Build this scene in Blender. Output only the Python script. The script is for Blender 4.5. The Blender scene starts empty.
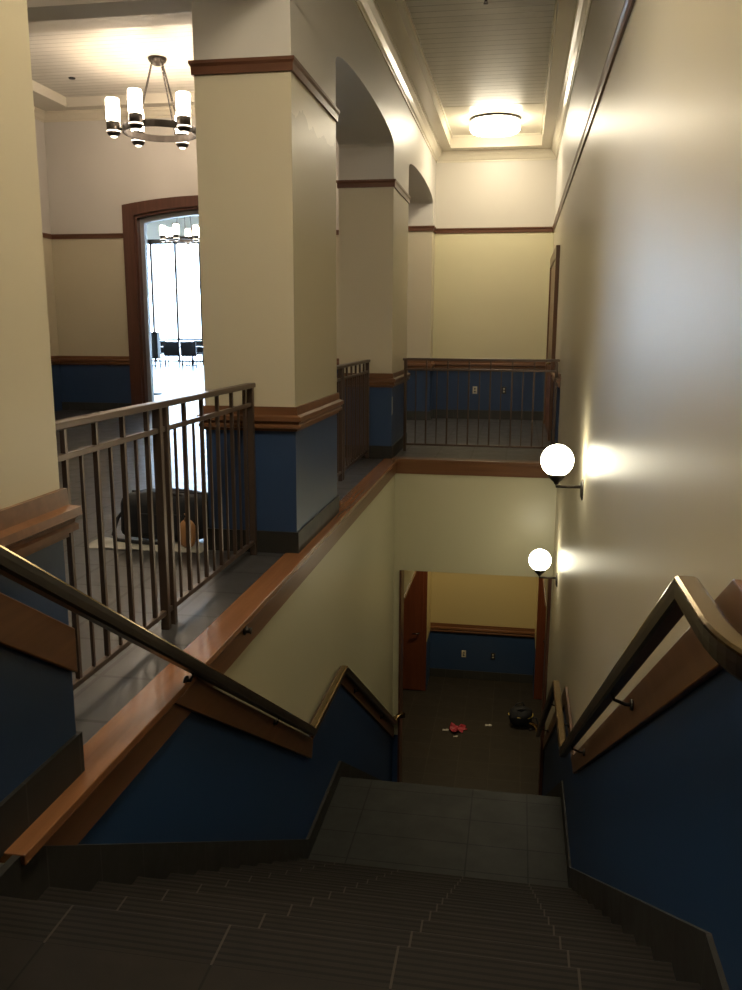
import bpy, bmesh, math, random
from mathutils import Vector, Matrix
random.seed(4)
SC = bpy.context.scene
COL = SC.collection
PI = math.pi

# ------------------------------------------------------------------ materials
def newmat(name):
    m = bpy.data.materials.new(name); m.use_nodes = True
    nt = m.node_tree; b = nt.nodes['Principled BSDF']
    return m, nt, b

def setin(b, **k):
    for n, v in k.items():
        n = n.replace('_', ' ')
        if n in b.inputs: b.inputs[n].default_value = v

def rgb(c): return (c[0], c[1], c[2], 1)

def mixc(nt, fac, a, b):
    n = nt.nodes.new('ShaderNodeMix'); n.data_type = 'RGBA'
    for s, v in ((0, fac), (6, a), (7, b)):
        if hasattr(v, 'is_output'): nt.links.new(v, n.inputs[s])
        else: n.inputs[s].default_value = v if s == 0 else rgb(v)
    return n.outputs[2]

def math_n(nt, op, a, b=None):
    n = nt.nodes.new('ShaderNodeMath'); n.operation = op
    for i, v in enumerate((a, b)):
        if v is None: continue
        if hasattr(v, 'is_output'): nt.links.new(v, n.inputs[i])
        else: n.inputs[i].default_value = v
    return n.outputs[0]

def noise(nt, vec, scale, detail=3, rough=.55):
    n = nt.nodes.new('ShaderNodeTexNoise'); n.inputs['Scale'].default_value = scale
    n.inputs['Detail'].default_value = detail; n.inputs['Roughness'].default_value = rough
    nt.links.new(vec, n.inputs['Vector']); return n.outputs['Fac']

def position(nt):
    g = nt.nodes.new('ShaderNodeNewGeometry'); return g.outputs['Position']

def bump(nt, b, h, strength, dist=.002):
    n = nt.nodes.new('ShaderNodeBump'); n.inputs['Strength'].default_value = strength
    n.inputs['Distance'].default_value = dist
    nt.links.new(h, n.inputs['Height']); nt.links.new(n.outputs[0], b.inputs['Normal'])

CREAM = (.57, .51, .372); WHITE = (.62, .59, .545); BLUE = (.014, .047, .128)
WOODA = (.19, .086, .037); WOODB = (.125, .054, .023)

def paint(name, bands, rough=.37, patch=False):
    """bands: [(z_upper, colour), ...] from the bottom up"""
    m, nt, b = newmat(name); P = position(nt)
    s = nt.nodes.new('ShaderNodeSeparateXYZ'); nt.links.new(P, s.inputs[0]); z = s.outputs[2]
    c = bands[0][1]
    for i in range(1, len(bands)):
        f = math_n(nt, 'GREATER_THAN', z, bands[i-1][0]); c = mixc(nt, f, c, bands[i][1])
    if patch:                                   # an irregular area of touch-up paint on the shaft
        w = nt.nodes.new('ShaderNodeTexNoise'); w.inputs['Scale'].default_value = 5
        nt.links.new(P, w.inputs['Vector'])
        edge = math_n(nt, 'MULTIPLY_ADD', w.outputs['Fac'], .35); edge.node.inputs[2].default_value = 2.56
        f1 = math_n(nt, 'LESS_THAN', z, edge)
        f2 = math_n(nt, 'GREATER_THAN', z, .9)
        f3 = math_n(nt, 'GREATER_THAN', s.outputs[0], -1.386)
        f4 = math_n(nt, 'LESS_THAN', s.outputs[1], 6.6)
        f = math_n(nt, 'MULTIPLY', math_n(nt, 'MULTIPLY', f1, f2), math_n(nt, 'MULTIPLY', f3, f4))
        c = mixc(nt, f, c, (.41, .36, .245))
    n = noise(nt, P, 1.3, 3)
    c2 = mixc(nt, math_n(nt, 'MULTIPLY', n, .10), c, (.30, .26, .18)) if bands[0][1] != BLUE or len(bands) > 1 else mixc(nt, math_n(nt, 'MULTIPLY', n, .3), c, (.018, .042, .10))
    nt.links.new(c2, b.inputs['Base Color'])
    setin(b, Roughness=rough)
    b.inputs['Specular IOR Level'].default_value = .5
    bump(nt, b, noise(nt, P, 60, 2), .08, .003)
    return m

def tile(name, axes, w, h, c1, c2, mortar, ms=.004, rough=.45, off=(0, 0), stagger=0., bumpy=.35, nb=.3):
    m, nt, b = newmat(name); P = position(nt)
    s = nt.nodes.new('ShaderNodeSeparateXYZ'); nt.links.new(P, s.inputs[0])
    k = nt.nodes.new('ShaderNodeCombineXYZ')
    for i, a in enumerate(axes):
        nt.links.new(math_n(nt, 'ADD', s.outputs['XYZ'.index(a)], off[i]), k.inputs[i])
    br = nt.nodes.new('ShaderNodeTexBrick'); br.offset = stagger; br.squash = 1
    br.inputs['Scale'].default_value = 1; br.inputs['Mortar Size'].default_value = ms
    br.inputs['Brick Width'].default_value = w; br.inputs['Row Height'].default_value = h
    br.inputs['Color1'].default_value = rgb(c1); br.inputs['Color2'].default_value = rgb(c2)
    br.inputs['Mortar'].default_value = rgb(mortar)
    nt.links.new(k.outputs[0], br.inputs['Vector'])
    n = noise(nt, P, 6, 5, .65)
    c = mixc(nt, math_n(nt, 'MULTIPLY', n, .45), br.outputs['Color'], tuple(x*.55 for x in c1))
    nt.links.new(c, b.inputs['Base Color'])
    rr = math_n(nt, 'MULTIPLY_ADD', n, .22); rr.node.inputs[2].default_value = rough-.1
    nt.links.new(rr, b.inputs['Roughness'])
    h_ = math_n(nt, 'SUBTRACT', math_n(nt, 'MULTIPLY', n, nb), br.outputs['Fac'])
    bump(nt, b, h_, bumpy, .003)
    return m

def wood(name, axis, a=WOODA, b_=WOODB, rough=.32):
    m, nt, b = newmat(name); P = position(nt)
    mp = nt.nodes.new('ShaderNodeMapping'); sc = [22, 22, 22]; sc['XYZ'.index(axis)] = 1.1
    mp.inputs['Scale'].default_value = sc; nt.links.new(P, mp.inputs['Vector'])
    n = noise(nt, mp.outputs[0], 1.0, 5, .6)
    r = nt.nodes.new('ShaderNodeValToRGB'); r.color_ramp.elements[0].position = .3; r.color_ramp.elements[1].position = .7
    r.color_ramp.elements[0].color = rgb(b_); r.color_ramp.elements[1].color = rgb(a)
    nt.links.new(n, r.inputs[0]); nt.links.new(r.outputs[0], b.inputs['Base Color'])
    setin(b, Roughness=rough); b.inputs['Specular IOR Level'].default_value = .5
    return m

def plain(name, c, rough=.5, metal=0., ns=8, amt=.25):
    m, nt, b = newmat(name)
    t = nt.nodes.new('ShaderNodeTexCoord')
    n = noise(nt, t.outputs['Object'], ns, 3)
    nt.links.new(mixc(nt, math_n(nt, 'MULTIPLY', n, amt), c, tuple(x*.5 for x in c)), b.inputs['Base Color'])
    setin(b, Roughness=rough, Metallic=metal); return m

def glow(name, c, strength):
    m, nt, b = newmat(name)
    setin(b, Base_Color=rgb((.9, .88, .82)), Roughness=.25)
    b.inputs['Emission Color'].default_value = rgb(c); b.inputs['Emission Strength'].default_value = strength
    return m

M = {}
M['wall'] = paint('painted wall', [(.88, BLUE), (2.985, CREAM), (99, WHITE)])
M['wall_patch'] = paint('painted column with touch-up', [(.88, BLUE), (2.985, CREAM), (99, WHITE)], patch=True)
M['cream'] = paint('cream wall', [(2.985, CREAM), (99, WHITE)])
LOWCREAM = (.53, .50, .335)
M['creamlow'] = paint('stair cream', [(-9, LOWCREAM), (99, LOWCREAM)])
M['lowwall'] = paint('lower hall wall', [(-3.53, BLUE), (99, (.55, .45, .22))])
M['white'] = paint('ceiling white', [(-9, WHITE), (99, (.70, .66, .56))], rough=.3)
M['lobbywhite'] = paint('lobby ceiling white', [(-9, WHITE), (99, (.66, .62, .53))], rough=.7)
M['trimwhite'] = paint('crown white gloss', [(-9, WHITE), (99, (.72, .66, .53))], rough=.2)
M['blue'] = paint('blue wall', [(99, BLUE)], rough=.5)
M['blue'].node_tree.nodes['Principled BSDF'].inputs['Specular IOR Level'].default_value = .25
M['plank'] = tile('plank ceiling', 'XY', 90, .15, (.76, .73, .66), (.70, .67, .60), (.40, .38, .33), off=(31, 0), ms=.008, rough=.45, bumpy=.6)
SL1 = (.105, .108, .105); SL2 = (.075, .08, .08); MT = (.17, .165, .15)
M['floor'] = tile('slate floor', 'XY', .40, .40, (.068, .067, .068), (.052, .053, .056), (.009, .009, .009), ms=.011, off=(.1, .05), rough=.33, bumpy=.12, nb=.12)
M['landing'] = tile('slate landing', 'XY', .42, .31, (.05, .05, .045), (.043, .044, .041), (.018, .018, .017), off=(.235, .02), rough=.42)
def landing_mat():
    m, nt, b = newmat('slate landing tiles'); P = position(nt)
    q = nt.nodes.new('ShaderNodeSeparateXYZ'); nt.links.new(P, q.inputs[0])
    f = None
    for k, ls in ((0, (-1.057, -.235, .19)), (1, (5.02, 5.25, 5.56, 5.87, 6.19))):
        for c in ls:
            j = math_n(nt, 'LESS_THAN', math_n(nt, 'ABSOLUTE', math_n(nt, 'SUBTRACT', q.outputs[k], c)), .0055)
            f = j if f is None else math_n(nt, 'MAXIMUM', f, j)
    n = noise(nt, P, 5, 5, .65)
    c = mixc(nt, n, (.030, .031, .027), (.018, .019, .017))
    nt.links.new(mixc(nt, math_n(nt, 'MULTIPLY', f, .85), c, (.006, .006, .006)), b.inputs['Base Color'])
    rr = math_n(nt, 'MULTIPLY_ADD', n, .25); rr.node.inputs[2].default_value = .45; b.inputs['Specular IOR Level'].default_value = .2; nt.links.new(rr, b.inputs['Roughness'])
    bump(nt, b, math_n(nt, 'SUBTRACT', math_n(nt, 'MULTIPLY', n, .5), f), .3, .003)
    return m
M['landing'] = landing_mat()
M['lowfloor'] = tile('slate lower floor', 'XY', .42, .42, (.034, .028, .021), (.027, .023, .018), (.06, .052, .04), off=(.2, .1), rough=.5)
M['skirt_y'] = tile('slate skirting along stair', 'YZ', .31, 9, (.034, .032, .028), (.026, .025, .022), (.055, .05, .044), off=(.1, 4.7), rough=.5)
for k_ in ('skirt_y', 'lowfloor'): M[k_].node_tree.nodes['Principled BSDF'].inputs['Specular IOR Level'].default_value = .25
M['skirt_x'] = tile('slate skirting across', 'XZ', .31, 9, (.045, .045, .041), (.034, .034, .031), (.07, .066, .058), off=(.1, 4.7), rough=.5)
M['wood_y'] = wood('stained wood along y', 'Y'); M['wood_x'] = wood('stained wood along x', 'X'); M['wood_z'] = wood('stained wood upright', 'Z')
M['cap'] = wood('orange wood cap', 'Y', (.27, .118, .048), (.19, .078, .03), .27)
M['red'] = wood('red brown door', 'Z', (.15, .04, .014), (.10, .026, .009), .45)
M['casing'] = wood('dark casing', 'Z', (.12, .05, .032), (.08, .032, .02), .35)
M['pict_x'] = wood('picture rail wood', 'X', (.14, .058, .03), (.10, .04, .02), .35)
M['pict_y'] = wood('picture rail wood along', 'Y', (.14, .058, .03), (.10, .04, .02), .3)
M['alu'] = plain('aluminium frame', (.45, .46, .48), .35, .5)
M['bronze'] = plain('bronze rail', (.34, .24, .115), .16, 1, 20)
M['raildark'] = plain('dark lacquered rail', (.026, .019, .014), .3, 0, 20)
M['steel'] = plain('brown grey painted steel', (.115, .078, .058), .34, .55, 20)
M['dark'] = plain('dark bronze fitting', (.05, .042, .035), .4, .7, 20)
M['black'] = plain('black fabric', (.012, .013, .017), .75, 0, 40, .5)
M['blackp'] = plain('black plastic', (.012, .012, .014), .4)
M['strap'] = plain('black webbing', (.02, .02, .024), .8)
M['yellow'] = plain('yellow trim', (.72, .56, .13), .5)
M['tan'] = plain('tan leather', (.42, .21, .085), .55)
M['cloth'] = plain('white cloth', (.45, .43, .38), .85)
M['redp'] = plain('pink red wrapper', (.40, .03, .05), .5, 0, 20)
M['plate'] = plain('ivory plate', (.60, .55, .42), .4)
M['darkplate'] = plain('dark plate', (.03, .03, .035), .4)
M['chair'] = plain('dark chair', (.02, .022, .03), .4)
M['tabletop'] = plain('table top', (.10, .08, .07), .3)
M['globe'] = glow('lit opal globe', (1, .93, .70), 11)
M['drum'] = glow('lit opal drum', (1, .88, .66), 16)
M['drum_near'] = glow('bright lit opal drum', (1, .88, .66), 27)
M['shade'] = glow('lit glass shade', (1, .80, .60), 15)
M['lens'] = glow('lit lens', (1, .85, .66), 1.6)
# window glass: clear with a little reflection
g = bpy.data.materials.new('window glass'); g.use_nodes = True; nt = g.node_tree
nt.nodes.remove(nt.nodes['Principled BSDF'])
t_ = nt.nodes.new('ShaderNodeBsdfTransparent'); gl = nt.nodes.new('ShaderNodeBsdfGlossy'); gl.inputs['Roughness'].default_value = .02
mx = nt.nodes.new('ShaderNodeMixShader'); mx.inputs[0].default_value = .05
nt.links.new(t_.outputs[0], mx.inputs[1]); nt.links.new(gl.outputs[0], mx.inputs[2])
nt.links.new(mx.outputs[0], nt.nodes['Material Output'].inputs[0]); M['glass'] = g
# ribbed stair tread: slate with five grooves near the nosing (object space, nosing at y = 0)
def tread():
    m, nt, b = newmat('ribbed slate tread'); P = position(nt)
    tc = nt.nodes.new('ShaderNodeTexCoord'); s = nt.nodes.new('ShaderNodeSeparateXYZ'); nt.links.new(tc.outputs['Object'], s.inputs[0])
    y = s.outputs[1]
    w = math_n(nt, 'SINE', math_n(nt, 'MULTIPLY', y, 2*PI/.021))
    g1 = math_n(nt, 'GREATER_THAN', w, .25)
    near = math_n(nt, 'GREATER_THAN', y, -.14)
    f = math_n(nt, 'MULTIPLY', g1, near)
    # joints between the tread tiles every 0.42
    x = math_n(nt, 'FRACT', math_n(nt, 'MULTIPLY', math_n(nt, 'ADD', s.outputs[0], 2.335), 1/.42))
    j = math_n(nt, 'LESS_THAN', x, .014)
    n = noise(nt, P, 7, 5, .65)
    c = mixc(nt, n, (.025, .019, .015), (.011, .009, .0075))
    c = mixc(nt, math_n(nt, 'MULTIPLY', f, .75), c, (.005, .0045, .004))
    c = mixc(nt, math_n(nt, 'MULTIPLY', j, .8), c, mixc(nt, near, (.006, .0055, .005), (.06, .05, .038)))
    nt.links.new(c, b.inputs['Base Color']); setin(b, Roughness=.65); b.inputs['Specular IOR Level'].default_value = .16
    bump(nt, b, math_n(nt, 'SUBTRACT', math_n(nt, 'MULTIPLY', n, .3), f), .5, .003)
    return m
M['tread'] = tread()

# ------------------------------------------------------------------ geometry helpers
class MB:
    def __init__(s): s.bm = bmesh.new()
    def quadfaces(s, vs, faces, smooth=False):
        v = [s.bm.verts.new(p) for p in vs]
        for f in faces:
            try:
                q = s.bm.faces.new([v[i] for i in f]); q.smooth = smooth
            except ValueError: pass
        return s
    def box(s, x0, x1, y0, y1, z0, z1):
        return s.quadfaces([(x0,y0,z0),(x1,y0,z0),(x1,y1,z0),(x0,y1,z0),(x0,y0,z1),(x1,y0,z1),(x1,y1,z1),(x0,y1,z1)],
                           [(0,3,2,1),(4,5,6,7),(0,1,5,4),(1,2,6,5),(2,3,7,6),(3,0,4,7)])
    def prism(s, pts, lo, hi, axis):
        """polygon pts in the two other axes (X: (y,z), Y: (x,z), Z: (x,y)) extruded lo..hi along axis"""
        def P(p, t):
            return {'X': (t, p[0], p[1]), 'Y': (p[0], t, p[1]), 'Z': (p[0], p[1], t)}[axis]
        n = len(pts)
        a = [s.bm.verts.new(P(p, lo)) for p in pts]; b = [s.bm.verts.new(P(p, hi)) for p in pts]
        s.bm.faces.new(a); s.bm.faces.new(b[::-1])
        for i in range(n): s.bm.faces.new([a[i], b[i], b[(i+1) % n], a[(i+1) % n]])
        return s
    def tube(s, pts, r, n=8, caps=True, smooth=True):
        pts = [Vector(p) for p in pts]; rings = []
        up = Vector((0, 0, 1))
        for i, p in enumerate(pts):
            t = (pts[min(i+1, len(pts)-1)] - pts[max(i-1, 0)]).normalized()
            a = t.cross(up) if abs(t.z) < .95 else t.cross(Vector((1, 0, 0)))
            a.normalize(); b = a.cross(t)
            rr = r[i] if isinstance(r, (list, tuple)) else r
            rings.append([s.bm.verts.new(p + a*math.cos(2*PI*k/n)*rr + b*math.sin(2*PI*k/n)*rr) for k in range(n)])
        for u, v in zip(rings, rings[1:]):
            for k in range(n):
                f = s.bm.faces.new([u[k], u[(k+1) % n], v[(k+1) % n], v[k]]); f.smooth = smooth
        if caps: s.bm.faces.new(rings[0][::-1]); s.bm.faces.new(rings[-1])
        return s
    def lathe(s, prof, c=(0, 0, 0), n=24, smooth=True):
        rings = []
        for r, z in prof:
            if r < 1e-6: rings.append([s.bm.verts.new((c[0], c[1], c[2]+z))])
            else: rings.append([s.bm.verts.new((c[0]+r*math.cos(2*PI*k/n), c[1]+r*math.sin(2*PI*k/n), c[2]+z)) for k in range(n)])
        for u, v in zip(rings, rings[1:]):
            for k in range(n):
                k2 = (k+1) % n
                q = [u[k % len(u)], u[k2 % len(u)], v[k2 % len(v)], v[k % len(v)]]
                q = list(dict.fromkeys(q))
                if len(q) > 2:
                    try: f = s.bm.faces.new(q); f.smooth = smooth
                    except ValueError: pass
        return s
    def sphere(s, c, r, sx=1, sy=1, sz=1, n=32):
        m = n//2
        prof = [(r*math.sin(PI*i/m), -r*math.cos(PI*i/m)) for i in range(m+1)]
        k = len(s.bm.verts); s.lathe(prof, (0, 0, 0), n)
        s.bm.verts.ensure_lookup_table()
        for v in s.bm.verts[k:]: v.co = Vector((v.co.x*sx+c[0], v.co.y*sy+c[1], v.co.z*sz+c[2]))
        return s
    def torus(s, c, R, r, n=24, m=8, mat=None):
        vs = []
        for i in range(n):
            for j in range(m):
                a, b = 2*PI*i/n, 2*PI*j/m
                p = Vector(((R+r*math.cos(b))*math.cos(a), (R+r*math.cos(b))*math.sin(a), r*math.sin(b)))
                if mat: p = mat @ p
                vs.append(p + Vector(c))
        return s.quadfaces(vs, [(i*m+j, ((i+1) % n)*m+j, ((i+1) % n)*m+(j+1) % m, i*m+(j+1) % m) for i in range(n) for j in range(m)], True)
    def ring(s, x0, x1, y0, y1, prof):
        """moulding round a rectangle; prof = [(outward, z)] closed"""
        loops = []
        for o, z in prof:
            loops.append([s.bm.verts.new(p) for p in ((x0-o, y0-o, z), (x1+o, y0-o, z), (x1+o, y1+o, z), (x0-o, y1+o, z))])
        for i in range(len(loops)-1):
            u, v = loops[i], loops[i+1]
            for k in range(4): s.bm.faces.new([u[k], u[(k+1) % 4], v[(k+1) % 4], v[k]])
        return s
    def run(s, axis, a, b, wall, sgn, prof, z=0):
        """straight moulding on a wall: axis of run, from a to b, wall coordinate, outward sign"""
        pts = [(wall + sgn*o, z+h) for o, h in prof]
        return s.prism(pts, a, b, axis) if axis == 'Y' else s.prism(pts, a, b, 'X')
    def sweep(s, path, prof):
        """rail: prof = [(side, normal)] swept on path with mitred joints"""
        path = [Vector(p) for p in path]; loops = []
        for i, p in enumerate(path):
            t0 = (p - path[i-1]).normalized() if i else None
            t1 = (path[i+1] - p).normalized() if i < len(path)-1 else None
            t0 = t0 or t1; t1 = t1 or t0
            t = (t0 + t1).normalized(); k = 1/max(.3, t.dot(t1))
            side = t.cross(Vector((0, 0, 1))).normalized(); nrm = side.cross(t).normalized()
            vert = abs(t0.z - t1.z) > 1e-4
            loops.append([s.bm.verts.new(p + side*a*(1 if vert else k) + nrm*b*(k if vert else 1)) for a, b in prof])
        n = len(prof)
        for u, v in zip(loops, loops[1:]):
            for k in range(n): s.bm.faces.new([u[k], u[(k+1) % n], v[(k+1) % n], v[k]])
        s.bm.faces.new(loops[0]); s.bm.faces.new(loops[-1][::-1])
        return s
    def build(s, name, mat, parent=None, loc=None, bevel=0, sub=0, kind=None):
        bmesh.ops.recalc_face_normals(s.bm, faces=s.bm.faces[:])
        me = bpy.data.meshes.new(name); s.bm.to_mesh(me); s.bm.free()
        me.materials.append(mat)
        o = bpy.data.objects.new(name, me); COL.objects.link(o)
        if loc: o.location = loc
        if parent: o.parent = parent
        if bevel:
            b = o.modifiers.new('b', 'BEVEL'); b.width = bevel; b.segments = 2; b.limit_method = 'ANGLE'
        if sub:
            b = o.modifiers.new('s', 'SUBSURF'); b.levels = sub; b.render_levels = sub
        if kind: o['kind'] = kind
        return o

def tag(o, label, cat, group=None):
    o['label'] = label; o['category'] = cat
    if group: o['group'] = group
    return o
def thing(name, loc, label, cat, group=None, rz=0):
    o = bpy.data.objects.new(name, None); COL.objects.link(o); o.empty_display_size = .1
    o.location = loc; o.rotation_euler = (0, 0, rz)
    return tag(o, label, cat, group)
def copy_tree(o, parent=None):
    c = o.copy(); COL.objects.link(c)
    if parent: c.parent = parent
    for ch in list(o.children): copy_tree(ch, c)
    return c
S = 'structure'

# ------------------------------------------------------------------ key dimensions (metres; upper floor at z = 0)
XR, XC, XCB, XL = .47, -1.384, -1.984, -1.344
YF, YO = 14.06, 9.48
ZL, Z2 = -2.186, -4.37
RISE, RUN = 2.186/12, .2864
Y1, YLAND, YEDGE = 1.78, 4.93, 6.32
def rail_z(y):
    if y < 1.86: return .905
    if y < 5.2: return .905 - .636*(y-1.86)
    if y < 6.29: return -1.22
    return -1.22 - .640*(y-6.29)
CHAIR = [(0, .96), (.016, .96), (.018, .908), (.044, .898), (.046, .872), (.03, .862), (.028, .850), (.036, .843), (.036, .826), (.014, .82), (.014, .805), (0, .805)]
PICT = [(0, 3.016), (.026, 3.016), (.026, 2.998), (.016, 2.982), (.014, 2.938), (0, 2.938)]
BASE = [(0, .145), (.014, .145), (.014, 0), (0, 0)]

# ------------------------------------------------------------------ setting: floors
f = MB()
f.box(-8, -1.462, -3.5, YF, -.25, 0)
f.box(-1.462, XR, 9.60, YF, -.25, 0)
f.box(-1.462, XR, -3.5, Y1-RUN-.0202, -.18, 0); f.box(-1.462, XL, Y1-RUN-.0202, 1.9, -.18, 0)
f.box(-20, -2, YF, 36, -.25, -.001)
f.build('floor', M['floor'], kind=S)
MB().box(-3.2, 2.4, YO-.25, 14.2, Z2-.2, Z2).build('floor_lower', M['lowfloor'], kind=S)

# right wall
m = MB().prism([(-3.5, -4.6), (YO+.25, -4.6), (YO+.25, -.3), (YF, -.3), (YF, 4.4), (-3.5, 4.4)], XR, XR+.25, 'X')
m.build('wall_right', M['cream'], kind=S)
# blue field of the right stair wall, below the backing board
def bz(y): return rail_z(y) - .09
pts = [(-3.5, -.1), (-3.5, .87), (1.75, .87), (5.27, bz(1.86)-.636*(5.27-1.86)), (5.27, -1.34), (6.42, -1.34), (YO, -1.34-.64*(YO-6.42)), (YO, -4.5), (6.5, -4.5), (4.5, -2.4), (1.5, -.4)]
MB().prism(pts, XR-.003, XR, 'X').build('wall_right_lower', M['blue'], kind=S)
MB().box(XR-.003, XR, 9.75, 11.42, .1, .88).build('wall_right_upper', M['blue'], kind=S)
MB().run('Y', 9.75, 11.42, XR, -1, CHAIR).build('trim_1', M['wood_y'], kind=S)
MB().run('Y', 9.75, 11.42, XR, -1, BASE).build('baseboard_right_upper', M['skirt_y'], kind=S)
MB().run('Y', -3.5, YF, XR, -1, PICT).build('trim_2', M['pict_y'], kind=S)

# left stair wall below the upper floor
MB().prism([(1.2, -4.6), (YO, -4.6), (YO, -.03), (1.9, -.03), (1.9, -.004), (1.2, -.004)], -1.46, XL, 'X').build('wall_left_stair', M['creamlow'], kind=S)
pts = [(1.9, -4.5), (1.9, -.06), (3.23, -.06), (5.35, bz(1.86)-.636*(5.35-1.86)-.02), (5.35, -1.34), (6.42, -1.34), (YO, -1.34-.64*(YO-6.42)), (YO, -4.5)]
MB().prism(pts, XL, XL+.003, 'X').build('wall_left_lower', M['blue'], kind=S)

# far stair wall with the wide opening to the lower hall
m = MB().prism([(-1.6, -4.5), (-1.26, -4.5), (-1.26, -1.31), (.43, -1.31), (.43, -4.5), (XR+.1, -4.5), (XR+.1, -.05), (-1.6, -.05)], YO, YO+.22, 'Y')
m.build('wall_far_stair', paint('far stair wall', [(-3.38, BLUE), (99, LOWCREAM)]), kind=S)

MB().box(-1.276, -1.252, YO-.012, YO+.232, Z2, -1.31).build('trim_25', M['casing'], kind=S)
MB().box(.424, .462, YO-.012, YO+.232, Z2, -1.31).build('trim_26', M['casing'], kind=S)
# lower hall
lb = 13.65
m = MB().box(-3.2, 2.4, lb, lb+.5, Z2, -.3)
m.box(-3.2, -1.30, 13.05, lb+.15, Z2, -1.0); m.box(.43, 2.4, 13.05, lb+.15, Z2, -1.0)
m.build('wall_lower_back', M['lowwall'], kind=S)
MB().box(-3.4, -3.2, YO-.3, 14.3, Z2-.2, -.25).box(-3.2, -1.45, YO+.02, YO+.22, Z2, -.25).build('wall_lower_left', M['lowwall'], kind=S)
MB().box(2.4, 2.6, YO-.3, 14.3, Z2-.2, -.25).box(.5, 2.4, YO+.02, YO+.22, Z2, -.25).build('wall_lower_right', M['lowwall'], kind=S)
MB().box(-3.2, 2.4, YO+.22, 14.2, -1.0, -.9).build('ceiling_lower', M['white'], kind=S)
# beams over the two side openings, edged in wood
MB().box(-1.42, -1.26, YO+.22, 13.05, -1.72, -1.0).build('wall_lower_header_left', M['creamlow'], kind=S)
MB().box(.43, .59, YO+.22, 13.05, -1.72, -1.0).build('wall_lower_header_right', M['creamlow'], kind=S)
MB().box(-1.43, -1.245, YO+.23, 13.04, -1.745, -1.715).build('trim_3', M['cap'], kind=S)
MB().box(.415, .60, YO+.23, 13.04, -1.745, -1.715).build('trim_4', M['cap'], kind=S)
zc = [(o, h) for o, h in CHAIR]
MB().run('X', -1.30, .43, lb, -1, zc, Z2).build('trim_5', M['wood_x'], kind=S)
MB().run('X', -1.30, .43, lb, -1, BASE, Z2).build('baseboard_lower_back', M['skirt_x'], kind=S)
for i, (a, b) in enumerate(((-2.35, -1.305), (.435, 1.45))):
    d = MB().box(a, b, 13.02, 13.05, Z2+.0, -1.75).build('door_%d' % (3+i), M['red'], kind=S)
    MB().box(a+.06, b-.06, 13.0, 13.02, Z2+.02, -1.9).build('leaf', M['red'], d)
    kx = b-.12 if i == 0 else a+.12
    MB().tube([(kx, 13.0, Z2+1.0), (kx, 12.95, Z2+1.0), (kx-.1*(1 if i == 0 else -1), 12.94, Z2+1.0)], .012).build('lever_handle', M['dark'], d)

# staircase
st = thing('staircase', (0, YLAND, ZL), 'dark slate stair of two straight flights and a landing, going down to the lower hall', 'stairs')
def step(y, z):
    m = MB(); w0, w1 = XL+.004, XR-.004
    m.prism([(0, 0), (.0, -.028), (-.018, -.034), (-.018, -RISE-.02), (-RUN-.02, -RISE-.02), (-RUN-.02, 0)], w0, w1, 'X')
    return m.build('step', M['tread'], st, (0, y-YLAND, z-ZL), bevel=.004)
for k in range(0, 12): step(Y1 + RUN*k, -RISE*k)
MB().box(XL+.004, XR-.004, 0, YEDGE-YLAND, -.22, 0).build('landing', M['landing'], st, bevel=.004)
for k in range(1, 12): step(YEDGE + RUN*k, ZL - RISE*k)

# slate skirtings that follow the stairs
def skirt(y0):
    top = [(y0, .14), (1.765, .14), (5.215, -2.05), (6.33, -2.05), (9.62, -4.155)]
    if y0 > 1.765:
        top[0:2] = [(y0, .14-.636*(y0-1.765))]
    return top + [(9.62, -4.5), (9.2, -4.5), (6.3, -2.5), (4.9, -2.45), (max(y0, 1.7), -.45), (y0, -.2)]
MB().prism(skirt(-3.5), XR-.016, XR, 'X').build('baseboard_right', M['skirt_y'], kind=S)
MB().prism([(1.1, .002), (1.985, .002)] + skirt(1.9)[1:-2] + [(1.7, -.45), (1.1, -.2)], XL, XL+.024, 'X').build('baseboard_left', M['skirt_y'], kind=S)

# wooden caps round the stair opening
m = MB().box(-1.462, -1.306, 1.94, YO-.038, -.028, .006)
m.build('trim_6', M['cap'], kind=S, bevel=.004)
MB().box(XL-.002, XL+.017, 1.93, YO-.02, -.165, -.028).build('trim_7', M['wood_y'], kind=S)
MB().box(-1.462, XR, YO-.038, YO+.12, -.028, .006).build('trim_8', M['wood_x'], kind=S, bevel=.004)
MB().box(XL, XR, YO-.022, YO, -.165, -.028).build('trim_9', M['wood_x'], kind=S)

# ------------------------------------------------------------------ columns of the arcade
def column(y0, y1, label, mat, face=True):
    cy = (y0+y1)/2; c = thing('column', ((XC+XCB)/2, cy, 0), label, 'column', None)
    def L(m, name, mt): return m.build(name, mt, c, (-(XC+XCB)/2, -cy, 0))
    L(MB().box(XCB, XC, y0, y1, 0, 3.352), 'shaft', mat)
    L(MB().ring(XCB, XC, y0, y1, CHAIR), 'chair_rail', M['wood_x'])
    L(MB().ring(XCB, XC, y0, y1, PICT), 'picture_rail', M['pict_x'])
    L(MB().ring(XCB, XC, y0, y1, BASE), 'base_tile', M['skirt_y'])
    return c
column(1.12, 2.385, 'nearest cream and blue column, cut by the left photo edge, at the head of the stairs', M['wall'])
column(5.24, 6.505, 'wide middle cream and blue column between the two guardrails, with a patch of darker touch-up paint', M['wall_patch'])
c3 = column(9.46, 10.72, 'far cream and blue column at the corner of the stair opening', M['wall'])
tag(MB().box(-.004, .004, -.012, .012, -.1, .1).build('corner_guard', M['cloth'], None, (XC+.003, 9.475, .6)), 'thin white strip stuck on the corner of the far column', 'strip')
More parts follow.
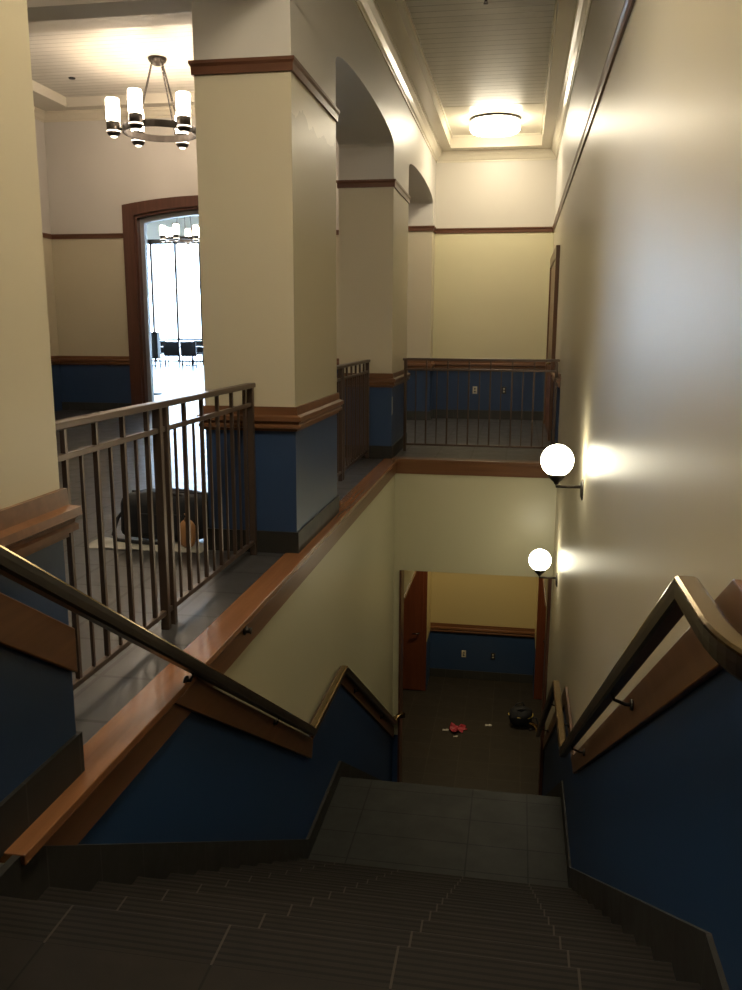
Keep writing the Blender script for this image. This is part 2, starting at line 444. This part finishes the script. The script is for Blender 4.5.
# half column on the back wall (part of the wall) and the arcade wall with its three segmental arches
MB().box(XCB, XC, 13.68, YF, 0, 3.352).build('wall_pilaster', M['wall'], kind=S)
def arch(ya, yb, z0=3.345, rise=.15, n=20):
    c, h = (ya+yb)/2, (yb-ya)/2
    return [(c - h*math.cos(PI*i/n), z0 + rise*math.sin(PI*i/n)**.85) for i in range(n+1)]
top = [(-3.5, 5.3), (YF, 5.3), (YF, 3.352), (13.68, 3.352)]
low = []
for ya, yb in ((10.72, 13.68), (6.505, 9.46), (2.385, 5.24), (-1.85, 1.12)):
    low += arch(ya, yb)[::-1]
low += [(-1.86, 3.352), (-1.86, 0), (-3.5, 0)]
MB().prism(top + low, XCB, XC, 'X').build('wall_left', M['cream'], kind=S)
m = MB().ring(XCB, XC, 13.68, YF, CHAIR); m.build('trim_10', M['wood_x'], kind=S)
MB().ring(XCB, XC, 13.68, YF, PICT).build('trim_11', M['pict_x'], kind=S)
MB().ring(XCB, XC, 13.68, YF, BASE).build('baseboard_pilaster', M['skirt_x'], kind=S)

# ------------------------------------------------------------------ back wall with the arched doorway
DX0, DX1, DZ, DR = -6.46, -3.70, 3.30, .13
def darch(x0, x1, z, r, n=16):
    c, h = (x0+x1)/2, (x1-x0)/2
    return [(c + h*(2*i/n-1), z + r*(1-(2*i/n-1)**2)) for i in range(n+1)]
pts = [(-8.2, 0), (DX0, 0)] + darch(DX0, DX1, DZ, DR) + [(DX1, 0), (-1.7, 0), (-1.7, 5.3), (-8.2, 5.3)]
MB().prism(pts, YF, YF+.3, 'Y').build('wall_back', M['wall'], kind=S)
MB().box(-1.7, XR+.2, YF, YF+.3, 0, 5.3).build('wall_back_hall', paint('yellow back wall', [(.88, BLUE), (2.985, (.70, .645, .415)), (99, (.62, .58, .51))]), kind=S)
o_ = darch(DX0-.2, DX1+.2, DZ+.17, DR); i_ = darch(DX0, DX1, DZ, DR)
d = MB().prism([(DX0-.2, 0)] + o_ + [(DX1+.2, 0), (DX1, 0)] + i_[::-1] + [(DX0, 0)], YF-.045, YF, 'Y').build('door_1', M['casing'], kind=S)
i2 = darch(DX0+.04, DX1-.04, DZ-.04, DR)
MB().prism([(DX0, 0)] + i_ + [(DX1, 0), (DX1-.04, 0)] + i2[::-1] + [(DX0+.04, 0)], YF, YF+.32, 'Y').build('jamb_lining', M['casing'], d)
# metal frame and one open leaf at the left jamb
i3 = darch(DX0+.11, DX1-.11, DZ-.11, DR)
MB().prism([(DX0+.04, 0)] + i2 + [(DX1-.04, 0), (DX1-.11, 0)] + i3[::-1] + [(DX0+.11, 0)], YF+.12, YF+.22, 'Y').build('inner_frame', M['alu'], d)
for i, (a, b) in enumerate(((-8, DX0-.2), (DX1+.2, XCB), (XC, XR))):
    MB().run('X', a, b, YF, -1, CHAIR).build('trim_%d' % (12+i), M['wood_x'], kind=S)
    MB().run('X', a, b, YF, -1, BASE).build('baseboard_back' + ('_left', '_mid', '_right')[i], M['skirt_x'], kind=S)
for i, (a, b) in enumerate(((-8, DX0-.2), (DX1+.2, XCB), (XC, XR))):
    MB().run('X', a, b, YF, -1, PICT).build('trim_%d' % (15+i), M['pict_x'], kind=S)
# door on the right wall beyond the guardrail
d = MB().prism([(11.43, 0), (11.43, 2.5), (13.70, 2.5), (13.70, 0), (13.55, 0), (13.55, 2.36), (11.58, 2.36), (11.58, 0)], XR-.05, XR, 'X').build('door_2', M['wood_z'], kind=S)
MB().box(XR-.03, XR, 11.58, 13.55, 0, 2.36).build('leaf', M['wood_z'], d)
MB().tube([(XR-.03, 11.75, 1.0), (XR-.09, 11.75, 1.0), (XR-.09, 11.87, 1.0)], .012).build('lever_handle', M['bronze'], d)

# lobby side wall with a tall window behind the near column, walls behind the camera
m = MB().box(-8.2, -8, -3.5, YF, 0, 5.3)
m.build('wall_lobby_left', M['wall'], kind=S)
MB().run('Y', 8, YF, -8, 1, PICT).run('Y', 8, YF, -8, 1, CHAIR).build('trim_18', M['wood_y'], kind=S)
MB().box(-8.2, XR+.2, -3.7, -3.5, 0, 5.3).build('wall_front', M['wall'], kind=S)

# ------------------------------------------------------------------ ceilings
SZ = 4.15
RX0, RX1, RY0, RY1, RZ = -1.13, .225, 2.0, 13.72, 4.33
m = MB().box(XC, RX0, -3.5, YF, SZ, SZ+.3); m.box(RX1, XR, -3.5, YF, SZ, SZ+.3)
m.box(RX0, RX1, RY1, YF, SZ, SZ+.3); m.box(RX0, RX1, -3.5, RY0, SZ, SZ+.3)
m.build('ceiling', M['trimwhite'], kind=S)
MB().box(RX0-.02, RX1+.02, RY0-.02, 12.0, RZ, RZ+.1).build('ceiling_planks', M['plank'], kind=S)
m = MB().box(RX0-.02, RX1+.02, 12.0, RY1+.02, RZ-.004, RZ+.1); m.build('ceiling_panel', M['white'], kind=S)
CR = [(0, -.15), (.012, -.15), (.014, -.125), (.03, -.115), (.055, -.07), (.085, -.04), (.088, -.022), (.1, -.02), (.1, 0), (0, 0)]
MB().run('Y', -3.5, YF, XC, 1, CR, SZ).build('trim_19', M['trimwhite'], kind=S)
MB().run('Y', -3.5, YF, XR, -1, CR, SZ).build('trim_20', M['trimwhite'], kind=S)
MB().run('X', XC, XR, YF, -1, CR, SZ).build('trim_21', M['trimwhite'], kind=S)
# small bead round the recess
m = MB()
for a in ((RX0, RX0+.02, RY0, RY1), (RX1-.02, RX1, RY0, RY1), (RX0, RX1, RY1-.02, RY1)): m.box(*a, RZ-.03, RZ)
m.build('trim_22', M['trimwhite'], kind=S)
# lobby ceiling: flat border, boarded field and a cross beam
LZ, PZ = 4.97, 5.12
PX0, PX1, PY0, PY1 = -7.4, -2.5, 10.4, 13.75
MB().box(-8.2, -2, YF+.02, YF+.3, 5.3, 7.2).build('wall_dining_front_upper', M['cream'], kind=S)
m = MB().box(-8, XCB, -3.5, PY0, LZ, LZ+.3); m.box(-8, PX0, PY0, YF, LZ, LZ+.3); m.box(PX1, XCB, PY0, YF, LZ, LZ+.3); m.box(PX0, PX1, PY1, YF, LZ, LZ+.3)
m.build('ceiling_lobby', M['lobbywhite'], kind=S)
MB().box(PX0-.02, PX1+.02, PY0-.02, PY1+.02, PZ, PZ+.1).build('ceiling_lobby_planks', M['plank'], kind=S)
MB().box(-8, XCB, 8.6, 8.98, 4.6, LZ).build('ceiling_beam', M['lobbywhite'], kind=S)
MB().run('X', -8, XCB, YF, -1, CR, LZ).build('trim_23', M['trimwhite'], kind=S)
MB().run('Y', 9, YF, -8, 1, CR, LZ).build('trim_24', M['trimwhite'], kind=S)

# ------------------------------------------------------------------ dining room beyond the doorway
MB().box(-20.2, -20, YF+.3, 36, 0, 7.2).build('wall_dining_left', M['cream'], kind=S)
MB().box(-2, -1.8, YF+.3, 36, 0, 7.2).build('wall_dining_right', M['cream'], kind=S)
MB().box(-20.2, -8.2, YF, YF+.3, 0, 7.2).build('wall_dining_front', M['cream'], kind=S)
MB().box(-20, -2, 35.5, 35.8, 5.15, 7.2).build('wall_dining_back', M['cream'], kind=S)
MB().box(-20, -2, YF+.3, 36, 7.0, 7.2).build('ceiling_dining', M['white'], kind=S)
w = MB()
for k in range(1, 17): x = -20.1 + k*1.1; w.box(x-.05, x+.05, 35.6, 35.72, 0, 5.15)
w.box(-20, -2, 35.6, 35.72, 4.95, 5.15); w.box(-20, -2, 35.6, 35.72, .92, 1.0); w.box(-20, -2, 35.6, 35.72, 0, .06)
w = w.build('window_1', M['steel'], kind=S)
MB().box(-20, -2, 35.65, 35.66, .06, 4.95).build('pane', M['glass'], w)

def chair():
    c = thing('dining_chair', (0, 0, 0), 'x', 'chair', 'chairs in the bright dining room')
    MB().box(-.24, .24, -.23, .24, .43, .48).build('seat', M['chair'], c, bevel=.015)
    MB().prism([(-.24, .40), (-.23, .50), (-.29, .95), (-.32, .95), (-.27, .45)], -.23, .23, 'X').build('backrest', M['chair'], c, bevel=.01)
    for sx in (-1, 1):
        for sy in (-1, 1):
            MB().tube([(sx*.2, sy*.2, .44), (sx*.22, sy*.23, 0)], .016).build('leg', M['chair'], c)
    return c
def table():
    t = thing('dining_table', (0, 0, 0), 'x', 'table', 'tables in the bright dining room')
    MB().box(-.55, .55, -.4, .4, .71, .75).build('tabletop', M['tabletop'], t, bevel=.01)
    MB().tube([(0, 0, .03), (0, 0, .72)], .04).build('pedestal', M['chair'], t)
    MB().box(-.3, .3, -.05, .05, 0, .03).box(-.05, .05, -.3, .3, .0, .029).build('base', M['chair'], t)
    return t
ch, tb = chair(), table()
TB = [(-14.0, 31.2, 'left dining table seen through the arched doorway'), (-12.5, 31.8, 'right dining table seen through the arched doorway, beside the column')]
for i, (x, y, l) in enumerate(TB):
    o = tb if i == 0 else copy_tree(tb); o.location = (x, y, 0); o['label'] = l
CH = [(-14.25, 30.4, 0, 'leftmost dark chair in front of the left dining table'), (-13.6, 30.4, 0, 'dark chair in front of the left dining table, on its right side'),
      (-12.75, 30.6, .1, 'large dark chair in front of the right dining table'), (-12.1, 30.7, 0, 'dark chair nearest the column, in front of the right dining table'),
      (-14.1, 32.1, PI, 'dark chair behind the left dining table'), (-12.6, 32.7, PI, 'dark chair behind the right dining table')]
for i, (x, y, r, l) in enumerate(CH):
    o = ch if i == 0 else copy_tree(ch); o.location = (x, y, 0); o.rotation_euler.z = r; o['label'] = l; o.scale = (1.3, 1, 1)
ps = thing('menu_stand', (-7.98, 17.9, 0), 'black box on a thin pole standing inside the arched doorway, at its left jamb', 'stand')
MB().lathe([(0, 0), (.2, 0), (.2, .015), (.03, .03), (0, .03)]).build('base', M['blackp'], ps)
MB().tube([(0, 0, .02), (0, 0, .8)], .018).build('pole', M['blackp'], ps)
MB().box(-.19, .19, -.1, .1, .78, 1.36).build('box', M['blackp'], ps, bevel=.02)

# ------------------------------------------------------------------ guardrails
def guard(name, axis, a, b, at, posts, label, n):
    """steel guardrail running along axis from a to b at the other coordinate"""
    L = b-a; loc = (at, a, 0) if axis == 'Y' else (a, at, 0)
    t = thing(name, loc, label, 'railing', 'steel guardrails round the stair opening')
    def bx(m, u0, u1, hw, z0, z1):
        return m.box(-hw, hw, u0, u1, z0, z1) if axis == 'Y' else m.box(u0, u1, -hw, hw, z0, z1)
    bx(MB(), -.012, L+.012, .028, 1.082, 1.112).build('top_rail', M['steel'], t, bevel=.006)
    bx(MB(), 0, L, .012, .965, .99).build('middle_rail', M['steel'], t, bevel=.003)
    bx(MB(), 0, L, .012, .075, .10).build('bottom_rail', M['steel'], t, bevel=.003)
    for u in posts: bx(MB(), u-.017, u+.017, .02, 0, 1.085).build('post', M['steel'], t, bevel=.003)
    segs = sorted(posts); segs = [(p, q) for p, q in zip(segs, segs[1:]) if q-p > .3]
    for p, q in segs:
        k = max(3, round((q-p)/n))
        for i in range(1, k):
            u = p + (q-p)*i/k; tall = i % 2 == 0
            bx(MB(), u-(.0095 if tall else .006), u+(.0095 if tall else .006), .0095 if tall else .006, .08, 1.085 if tall else .97).build('baluster', M['steel'], t)
    return t
guard('guardrail', 'Y', 2.40, 5.185, -1.655, [.02, 1.345, 1.425, 2.765], 'nearest steel guardrail, between the near column and the middle column', .117)
guard('guardrail', 'Y', 6.52, 9.445, -1.655, [.02, 1.42, 1.50, 2.90], 'steel guardrail between the middle column and the far column, seen end on', .117)
guard('guardrail', 'X', -1.335, .455, 10.1, [.02, 1.77], 'far steel guardrail across the end of the stair opening, before the blue wall', .125)

# ------------------------------------------------------------------ handrails with backing boards
PROF = [(-.016, -.034), (.016, -.034), (.023, -.026), (.025, -.004), (.025, .013), (-.025, .013), (-.025, -.004), (-.023, -.026)]
TOP = [(-.0255, .0132), (.0255, .0132), (.0245, .018), (.017, .0215), (-.017, .0215), (-.0245, .018)]
def zz(y): return rail_z(y)
def handrail(x, wall, sgn, label, board_polys, near, brk):
    t = thing('handrail', (wall, 3.5, 0), label, 'handrail', 'stair handrails')
    off = (-wall, -3.5, 0)
    path = near + [(x, 1.86, .905), (x, 5.2, -1.22), (x, 6.29, -1.22), (x, 9.20, brd2(9.20, 0)), (x, 9.30, brd2(9.20, 0)), (x+sgn*.03, 9.38, brd2(9.20, 0)), (x+sgn*.075, 9.41, brd2(9.20, 0)), (x+sgn*.10, 9.415, brd2(9.20, 0))]
    rl = MB().sweep(path, PROF).build('rail', M['raildark'], t, off)
    rt = MB().sweep(path, TOP).build('rail_top', M['bronze'], t, off); rt['label'] = 'tan metal top strip'
    for poly, x0, x1 in board_polys:
        MB().prism(poly, x0, x1, 'X').build('backing_board', M['wood_y'], t, off, bevel=.004)
    for y in brk:
        z = zz(y)
        wx = wall + sgn*.028
        m = MB().tube([(wx, y, z-.075), (wx+sgn*.02, y, z-.075), (x-sgn*.006, y, z-.06), (x, y, z-.045), (x, y, z-.015)], .0065)
        m.tube([(wx-sgn*.004, y, z-.075), (wx+sgn*.005, y, z-.075)], .02, 16)
        m.build('bracket', M['dark'], t, off)
    return t
def brd(y, o): return rail_z(1.86) - .636*(y-1.86) + o
def brd2(y, o): return -1.22 - .64*(y-6.29) + o
xw = XR
R1 = [(.6, .95), (1.778, .95), (5.30, brd(5.30, -.005)), (6.36, -1.27), (YO-.02, brd2(YO-.02, -.02)), (YO-.02, brd2(YO-.02, -.16)), (6.33, -1.40), (5.26, -1.40), (1.734, .80), (.6, .80)]
nearR = [(.375 + .088*(1-math.cos(a*PI/20)), 1.60 - .23*math.sin(a*PI/20), .905) for a in range(10, -1, -1)]
handrail(.375, XR, -1, 'right bronze handrail on a brown wooden board, along the tall cream wall', [(R1, XR-.022, XR-.002)], nearR, [2.95, 4.55, 5.75, 6.9, 8.4])
LA = [(1.15, .84), (1.86, .84), (2.378, brd(2.378, -.065)), (2.378, brd(2.378, -.215)), (1.80, brd(1.80, -.215)), (1.15, .69)]
def ycross(o, z): return 1.86 + (.905 + o - z)/.636
LB = [(ycross(-.20, -.03), -.03), (ycross(-.045, -.03), -.03), (5.34, brd(5.34, -.045)), (5.30, brd(5.30, -.20))]
LC = [(5.37, -1.25), (6.40, -1.25), (YO-.03, brd2(YO-.03, -.02)), (YO-.03, brd2(YO-.03, -.17)), (6.36, -1.38), (5.37, -1.38)]
handrail(-1.284, XL, 1, 'left bronze handrail, crossing in front of the near column and down the stair wall', [(LA, XC+.001, XC+.026), (LB, XL+.021, XL+.032), (LB[:], XL+.003, XL+.0205), (LC, XL+.003, XL+.024)][0:4],
         [(-1.284, 1.0, .905)], [3.15, 4.4, 5.8, 6.9, 8.4])

# ------------------------------------------------------------------ globe wall lights
def sconce(y, z, label):
    t = thing('wall_lamp', (XR, y, z-.20), label, 'wall lamp', 'globe lamps on the right wall')
    gx = -.182
    MB().sphere((gx, 0, .20), .112).build('globe', M['globe'], t)
    MB().lathe([(0, .035), (.014, .035), (.02, .05), (.045, .07), (.064, .095), (.064, .112), (0, .112)], (gx, 0, 0), 20).build('globe_holder', M['dark'], t)
    MB().tube([(-.01, 0, .02), (gx, 0, .02), (gx, 0, .045)], .011, 10).build('arm', M['dark'], t)
    m = MB().lathe([(0, 0), (.055, 0), (.055, .006), (.035, .018), (0, .02)], (0, 0, 0), 24)
    o = m.build('wall_plate', M['dark'], t, (0, 0, 0)); o.rotation_euler = (0, -PI/2, 0); o.scale = (1.35, 1, 1)
    return t
sconce(5.92, .565, 'upper lit globe lamp on the right wall, beside the far guardrail in view')
sconce(8.5, -.844, 'lower lit globe lamp on the right wall, above the opening to the lower hall')

# ------------------------------------------------------------------ round ceiling light of the hall
def drum(y, label, mat='drum'):
    t = thing('ceiling_light', (-.44, y, RZ), label, 'ceiling light', 'round hall ceiling lights')
    MB().lathe([(0, -.004), (.352, -.004), (.352, -.03), (.345, -.034), (0, -.034)], n=40).build('frame', M['dark'], t)
    MB().lathe([(.335, -.034), (.345, -.05), (.345, -.15), (.32, -.18), (.2, -.195), (0, -.198)], n=40).build('diffuser', M[mat], t)
    m = MB().torus((0, 0, -.045), .348, .004, 40); m.build('rim', M['dark'], t)
    return t
drum(12.75, 'lit round white ceiling light at the far end of the stair hall')
drum(2.6, 'lit round white ceiling light above the head of the stairs', 'drum_near')
t = thing('sprinkler', (-.40, 8.28, RZ), 'small metal sprinkler head on the boarded hall ceiling', 'sprinkler')
MB().lathe([(0, 0), (.035, 0), (.035, -.008), (.012, -.012), (.012, -.035), (0, -.035)], n=16).build('body', M['dark'], t)
MB().lathe([(0, -.05), (.022, -.05), (.022, -.054), (0, -.054)], n=16).tube([(.012, 0, -.03), (.012, 0, -.052)], .003).tube([(-.012, 0, -.03), (-.012, 0, -.052)], .003).build('deflector', M['dark'], t)
t = thing('smoke_detector', (-6.75, 12.75, PZ), 'small round detector on the lobby ceiling, left of the chandelier', 'detector')
MB().lathe([(0, 0), (.05, 0), (.05, -.012), (.04, -.02), (0, -.02)], n=20).build('case', M['darkplate'], t)

# ------------------------------------------------------------------ chandeliers
def chandelier(loc, label, drop):
    t = thing('chandelier', loc, label, 'chandelier', 'ring chandeliers')
    m = MB().lathe([(.5, -.045), (.515, -.045), (.515, .045), (.49, .045), (.49, -.045), (.5, -.045)], n=48, smooth=False)
    m.build('ring', M['dark'], t)
    MB().lathe([(0, drop-.10), (.06, drop-.095), (.115, drop-.05), (.13, drop-.02), (.13, drop), (0, drop)], n=24).build('canopy', M['dark'], t)
    for k in range(3):
        a = math.radians((237, 298, 64)[k]) + .405
        p0 = Vector((.12*math.cos(a), .12*math.sin(a), drop-.05)); p1 = Vector((.5*math.cos(a), .5*math.sin(a), .045))
        d = p1-p0; n = int(d.length/.034); m = MB()
        q = d.to_track_quat('X', 'Z').to_matrix()
        for i in range(n):
            p = p0 + d*((i+.5)/n)
            rot = q @ Matrix.Rotation(PI/2*(i % 2), 3, 'X') @ Matrix.Diagonal((1.25, .7, 1))
            m.torus(p, .018, .006, 10, 5, rot)
        m.build('chain', M['dark'], t)
    for k in range(6):
        a = k*PI/3 + .405; x, y = .63*math.cos(a), .63*math.sin(a)
        MB().tube([(.515*math.cos(a), .515*math.sin(a), 0), (x, y, 0)], .014, 8).build('arm', M['dark'], t)
        c = MB().lathe([(0, -.10), (.06, -.10), (.085, -.075), (.095, -.05), (.095, .085), (.088, .085), (.088, .06), (0, .06)], (x, y, 0), 20)
        c = c.build('lamp_cup', M['dark'], t)
        MB().lathe([(.0961, -.048), (.097, -.046), (.097, -.030), (.0961, -.028)], (x, y, 0), 20).build('light_slots', M['lens'], c)
        MB().lathe([(0, -.125), (.03, -.12), (.052, -.102), (0, -.101)], (x, y, 0), 16).build('lens', M['lens'], c)
        MB().lathe([(.086, .07), (.093, .13), (.096, .26), (.092, .38), (.084, .392), (.08, .38), (.085, .26), (.08, .07)], (x, y, 0), 20).build('shade', M['shade'], t)
    return t
c1 = chandelier((-5.09, 12.05, 4.165), 'bronze ring chandelier with six lit glass cylinders hanging on chains in the lobby', PZ-4.165)
fill_chandelier = chandelier((-5.0, 4.6, 4.165), 'unseen ring chandelier added for fill light over the near part of the lobby, behind the near column', PZ-4.165)  # out of view, added to raise the ambient light in the near lobby
c2 = chandelier((-11.0, 27.5, 4.30), 'distant ring chandelier seen through the arched doorway, in front of the bright window', 7.0-4.30)
c2.rotation_euler.z = .2

# ------------------------------------------------------------------ outlets, hook
def outlet(loc, label, mp, ms):
    t = thing('outlet', loc, label, 'outlet')
    MB().box(-.037, .037, -.008, 0, -.06, .06).build('cover_plate', mp, t, bevel=.003)
    for z in (-.022, .022): MB().lathe([(0, 0), (.014, 0), (.014, .003), (0, .003)], n=12).build('socket', ms, t, (0, -.007, z)).rotation_euler = (PI/2, 0, 0)
outlet((-.685, YF, .47), 'ivory outlet plate on the blue wall behind the far guardrail', M['plate'], M['darkplate'])
outlet((-.215, YF, .475), 'dark outlet plate on the blue wall behind the far guardrail', M['darkplate'], M['plate'])
outlet((-.73, lb, -3.93), 'ivory outlet plate on the blue wall of the lower hall', M['plate'], M['darkplate'])
outlet((-.243, lb, -3.94), 'dark outlet plate on the blue wall of the lower hall', M['darkplate'], M['plate'])
t = thing('door_stop', (XL+.02, 3.95, -.06), 'small dark metal stub on the wooden edge of the upper floor, near the left handrail', 'metal stub')
MB().lathe([(0, 0), (.026, 0), (.026, .006), (.014, .012), (.014, .03), (.02, .034), (0, .036)], n=16).build('stub', M['dark'], t).rotation_euler = (0, PI/2, 0)

# ------------------------------------------------------------------ bags and litter
def lumpy(m, amp, sc=9.):
    from mathutils import noise as nz
    for v in m.bm.verts:
        v.co += Vector((nz.noise(v.co*sc), nz.noise(v.co*sc+Vector((5, 1, 2))), nz.noise(v.co*sc+Vector((9, 4, 7)))))*amp
    return m
def superell(m, a, b, c, z0, p=3.2, n=28, k=14):
    """rounded-box bag body resting on z0"""
    vs = []; fs = []
    def sp(w, e): return math.copysign(abs(w)**e, w)
    for i in range(k+1):
        ph = -PI/2 + PI*i/k
        for j in range(n):
            th = 2*PI*j/n; e = 2/p
            vs.append((a*sp(math.cos(ph), e)*sp(math.cos(th), e), b*sp(math.cos(ph), e)*sp(math.sin(th), e), z0 + c + c*sp(math.sin(ph), e)))
    for i in range(k):
        for j in range(n): fs.append((i*n+j, i*n+(j+1) % n, (i+1)*n+(j+1) % n, (i+1)*n+j))
    return m.quadfaces(vs, fs, True)
t = thing('duffel_bag', (-2.36, 5.48, .012), 'black duffel bag on the lobby floor behind the nearest guardrail', 'bag')
lumpy(superell(MB(), .32, .17, .16, 0, 5), .018, 8).build('body', M['black'], t)
m = MB().box(-.27, .27, -.006, .006, .313, .322); lumpy(m, .004, 6).build('zip', M['strap'], t)
for sy in (-1, 1):
    pts = [(-.17, sy*.12, .27)] + [(.17*-math.cos(PI*i/10), sy*(.10-.03*math.sin(PI*i/10)), .29 + .03*math.sin(PI*i/10)) for i in range(11)] + [(.17, sy*.12, .27)]
    MB().tube(pts, .011, 8).build('handle', M['strap'], t)
pts = [(-.32, 0, .2), (-.36, -.06, .13), (-.365, -.13, .03), (-.30, -.2, .012), (-.1, -.24, .012), (.1, -.22, .012)]
MB().tube(pts, .012, 8).build('shoulder_strap', M['strap'], t)
MB().box(-.14, .16, -.178, -.16, .05, .2).build('front_pocket', M['black'], t, bevel=.01)
t = thing('pouch', (-2.13, 5.22, .012), 'tan leather pouch leaning against the black duffel bag', 'pouch')
lumpy(superell(MB(), .058, .035, .095, 0, 2.6), .006, 12).build('body', M['tan'], t)
MB().tube([(0, 0, .18), (.004, 0, .215), (-.004, 0, .235)], [.022, .012, .016], 10).build('neck', M['tan'], t)
def sheet(m, w, h, n, amp, sc, base=.004):
    from mathutils import noise as nz
    vs = []; fs = []
    for i in range(n+1):
        for j in range(n+1):
            x, y = w*(i/n-.5), h*(j/n-.5)
            q = Vector((x*sc, y*sc, 3.1))
            vs.append((x+nz.noise(q+Vector((4, 0, 0)))*amp, y+nz.noise(q+Vector((0, 7, 0)))*amp, base+abs(nz.noise(q))*amp))
    for i in range(n):
        for j in range(n): fs.append((i*(n+1)+j, (i+1)*(n+1)+j, (i+1)*(n+1)+j+1, i*(n+1)+j+1))
    return m.quadfaces(vs, fs, True)
o = sheet(MB(), .80, .26, 24, .03, 6, .001).build('cloth', M['cloth'], None, (-2.42, 5.24, .001))
o.modifiers.new('s', 'SOLIDIFY').thickness = .003
tag(o, 'crumpled white cloth on the lobby floor under the black duffel bag', 'cloth')

t = thing('shoulder_bag', (.225, 12.06, Z2), 'round black bag with a yellow band, on the lower hall floor by the right door', 'bag', rz=.2)
lumpy(superell(MB(), .18, .14, .145, 0, 2.5), .025, 10).build('body', M['black'], t)
m = MB(); n = 32
m.tube([(.178*math.cos(2*PI*i/n), .138*math.sin(2*PI*i/n), .17+.01*math.sin(4*PI*i/n)) for i in range(n+1)], .011, 8, caps=False); m.build('band', M['yellow'], t)
MB().tube([(-.12, -.02, .22), (-.1, -.05, .26), (-.02, -.08, .29), (.07, -.06, .27), (.12, 0, .22)], .013, 8).build('handle', M['strap'], t)
MB().tube([(-.1, .05, .22), (-.06, .06, .31), (.03, .05, .34), (.1, .04, .22)], .011, 8).build('handle', M['strap'], t)
MB().tube([(.15, -.06, .15), (.21, -.11, .16), (.24, -.1, .05), (.19, -.15, .015), (.09, -.2, .014)], .012, 8).build('shoulder_strap', M['strap'], t)
o = lumpy(sheet(MB(), .22, .17, 12, .10, 11, .0), .02, 14)
for v in o.bm.verts: v.co.z = max(v.co.z, 0)+.004
o = o.build('wrapper', M['redp'], None, (-.68, 11.72, Z2)); tag(o, 'crumpled pink and red wrapper lying on the lower hall floor', 'wrapper')
o.modifiers.new('s', 'SOLIDIFY').thickness = .003
for x, y, s_, l in ((-.86, 11.68, .09, 'pale paper scrap left of the red wrapper on the lower floor'), (-.70, 11.50, .07, 'pale paper scrap on the stair side of the red wrapper on the lower floor'), (-.24, 11.95, .10, 'pale paper scrap between the red wrapper and the black bag on the lower floor')):
    o = sheet(MB(), s_, s_*.6, 5, .02, 20, .001).build('paper_scrap', M['cloth'], None, (x, y, Z2+.002)); tag(o, l, 'litter', 'paper scraps on the lower floor')
    o.modifiers.new('s', 'SOLIDIFY').thickness = .001

# ------------------------------------------------------------------ light
wd = bpy.data.worlds.new('day'); SC.world = wd; wd.use_nodes = True
bg = wd.node_tree.nodes['Background']; bg.inputs[0].default_value = (.52, .74, 1, 1); bg.inputs[1].default_value = 14
def lamp(name, loc, size, power, col, rot=(0, 0, 0)):
    l = bpy.data.lights.new(name, 'AREA'); l.shape = 'DISK'; l.size = size; l.energy = power; l.color = col
    o = bpy.data.objects.new(name, l); COL.objects.link(o); o.location = loc; o.rotation_euler = rot
# recessed downlight of the lower hall (hidden behind the lintel)
lamp('lower_hall_downlight', (-.4, 12.0, -1.01), .3, 15, (1, .80, .48))

# ------------------------------------------------------------------ camera
cd = bpy.data.cameras.new('camera'); cam = bpy.data.objects.new('camera', cd); COL.objects.link(cam); SC.camera = cam
cd.sensor_fit = 'VERTICAL'; cd.sensor_height = 24; cd.lens = 850.5/990*24; cd.clip_start = .05; cd.clip_end = 200
def view_axis(px, py, f=850.5):
    v = Vector((px-371, f, -(py-495))); v.normalize(); return v
v = view_axis(519.67, 329.2); r = math.radians(.238)
k = v.x*math.sin(r) + v.z*math.cos(r)
u = Vector((math.sin(r)*v.y, -k, math.cos(r)*v.y)).normalized(); x = v.cross(u)
Mw = Matrix((x, v, u))                      # rows: world axes seen from the camera (right, forward, up)
R = Matrix((( Mw[0][0], Mw[0][2], -Mw[0][1]), (Mw[1][0], Mw[1][2], -Mw[1][1]), (Mw[2][0], Mw[2][2], -Mw[2][1])))
cam.matrix_world = Matrix.Translation((0, 0, 1.45)) @ R.to_4x4()
SC.view_settings.view_transform = 'Standard'; SC.view_settings.look = 'None'; SC.view_settings.gamma = 1
SC.view_settings.use_curve_mapping = False; SC.view_settings.exposure = .95
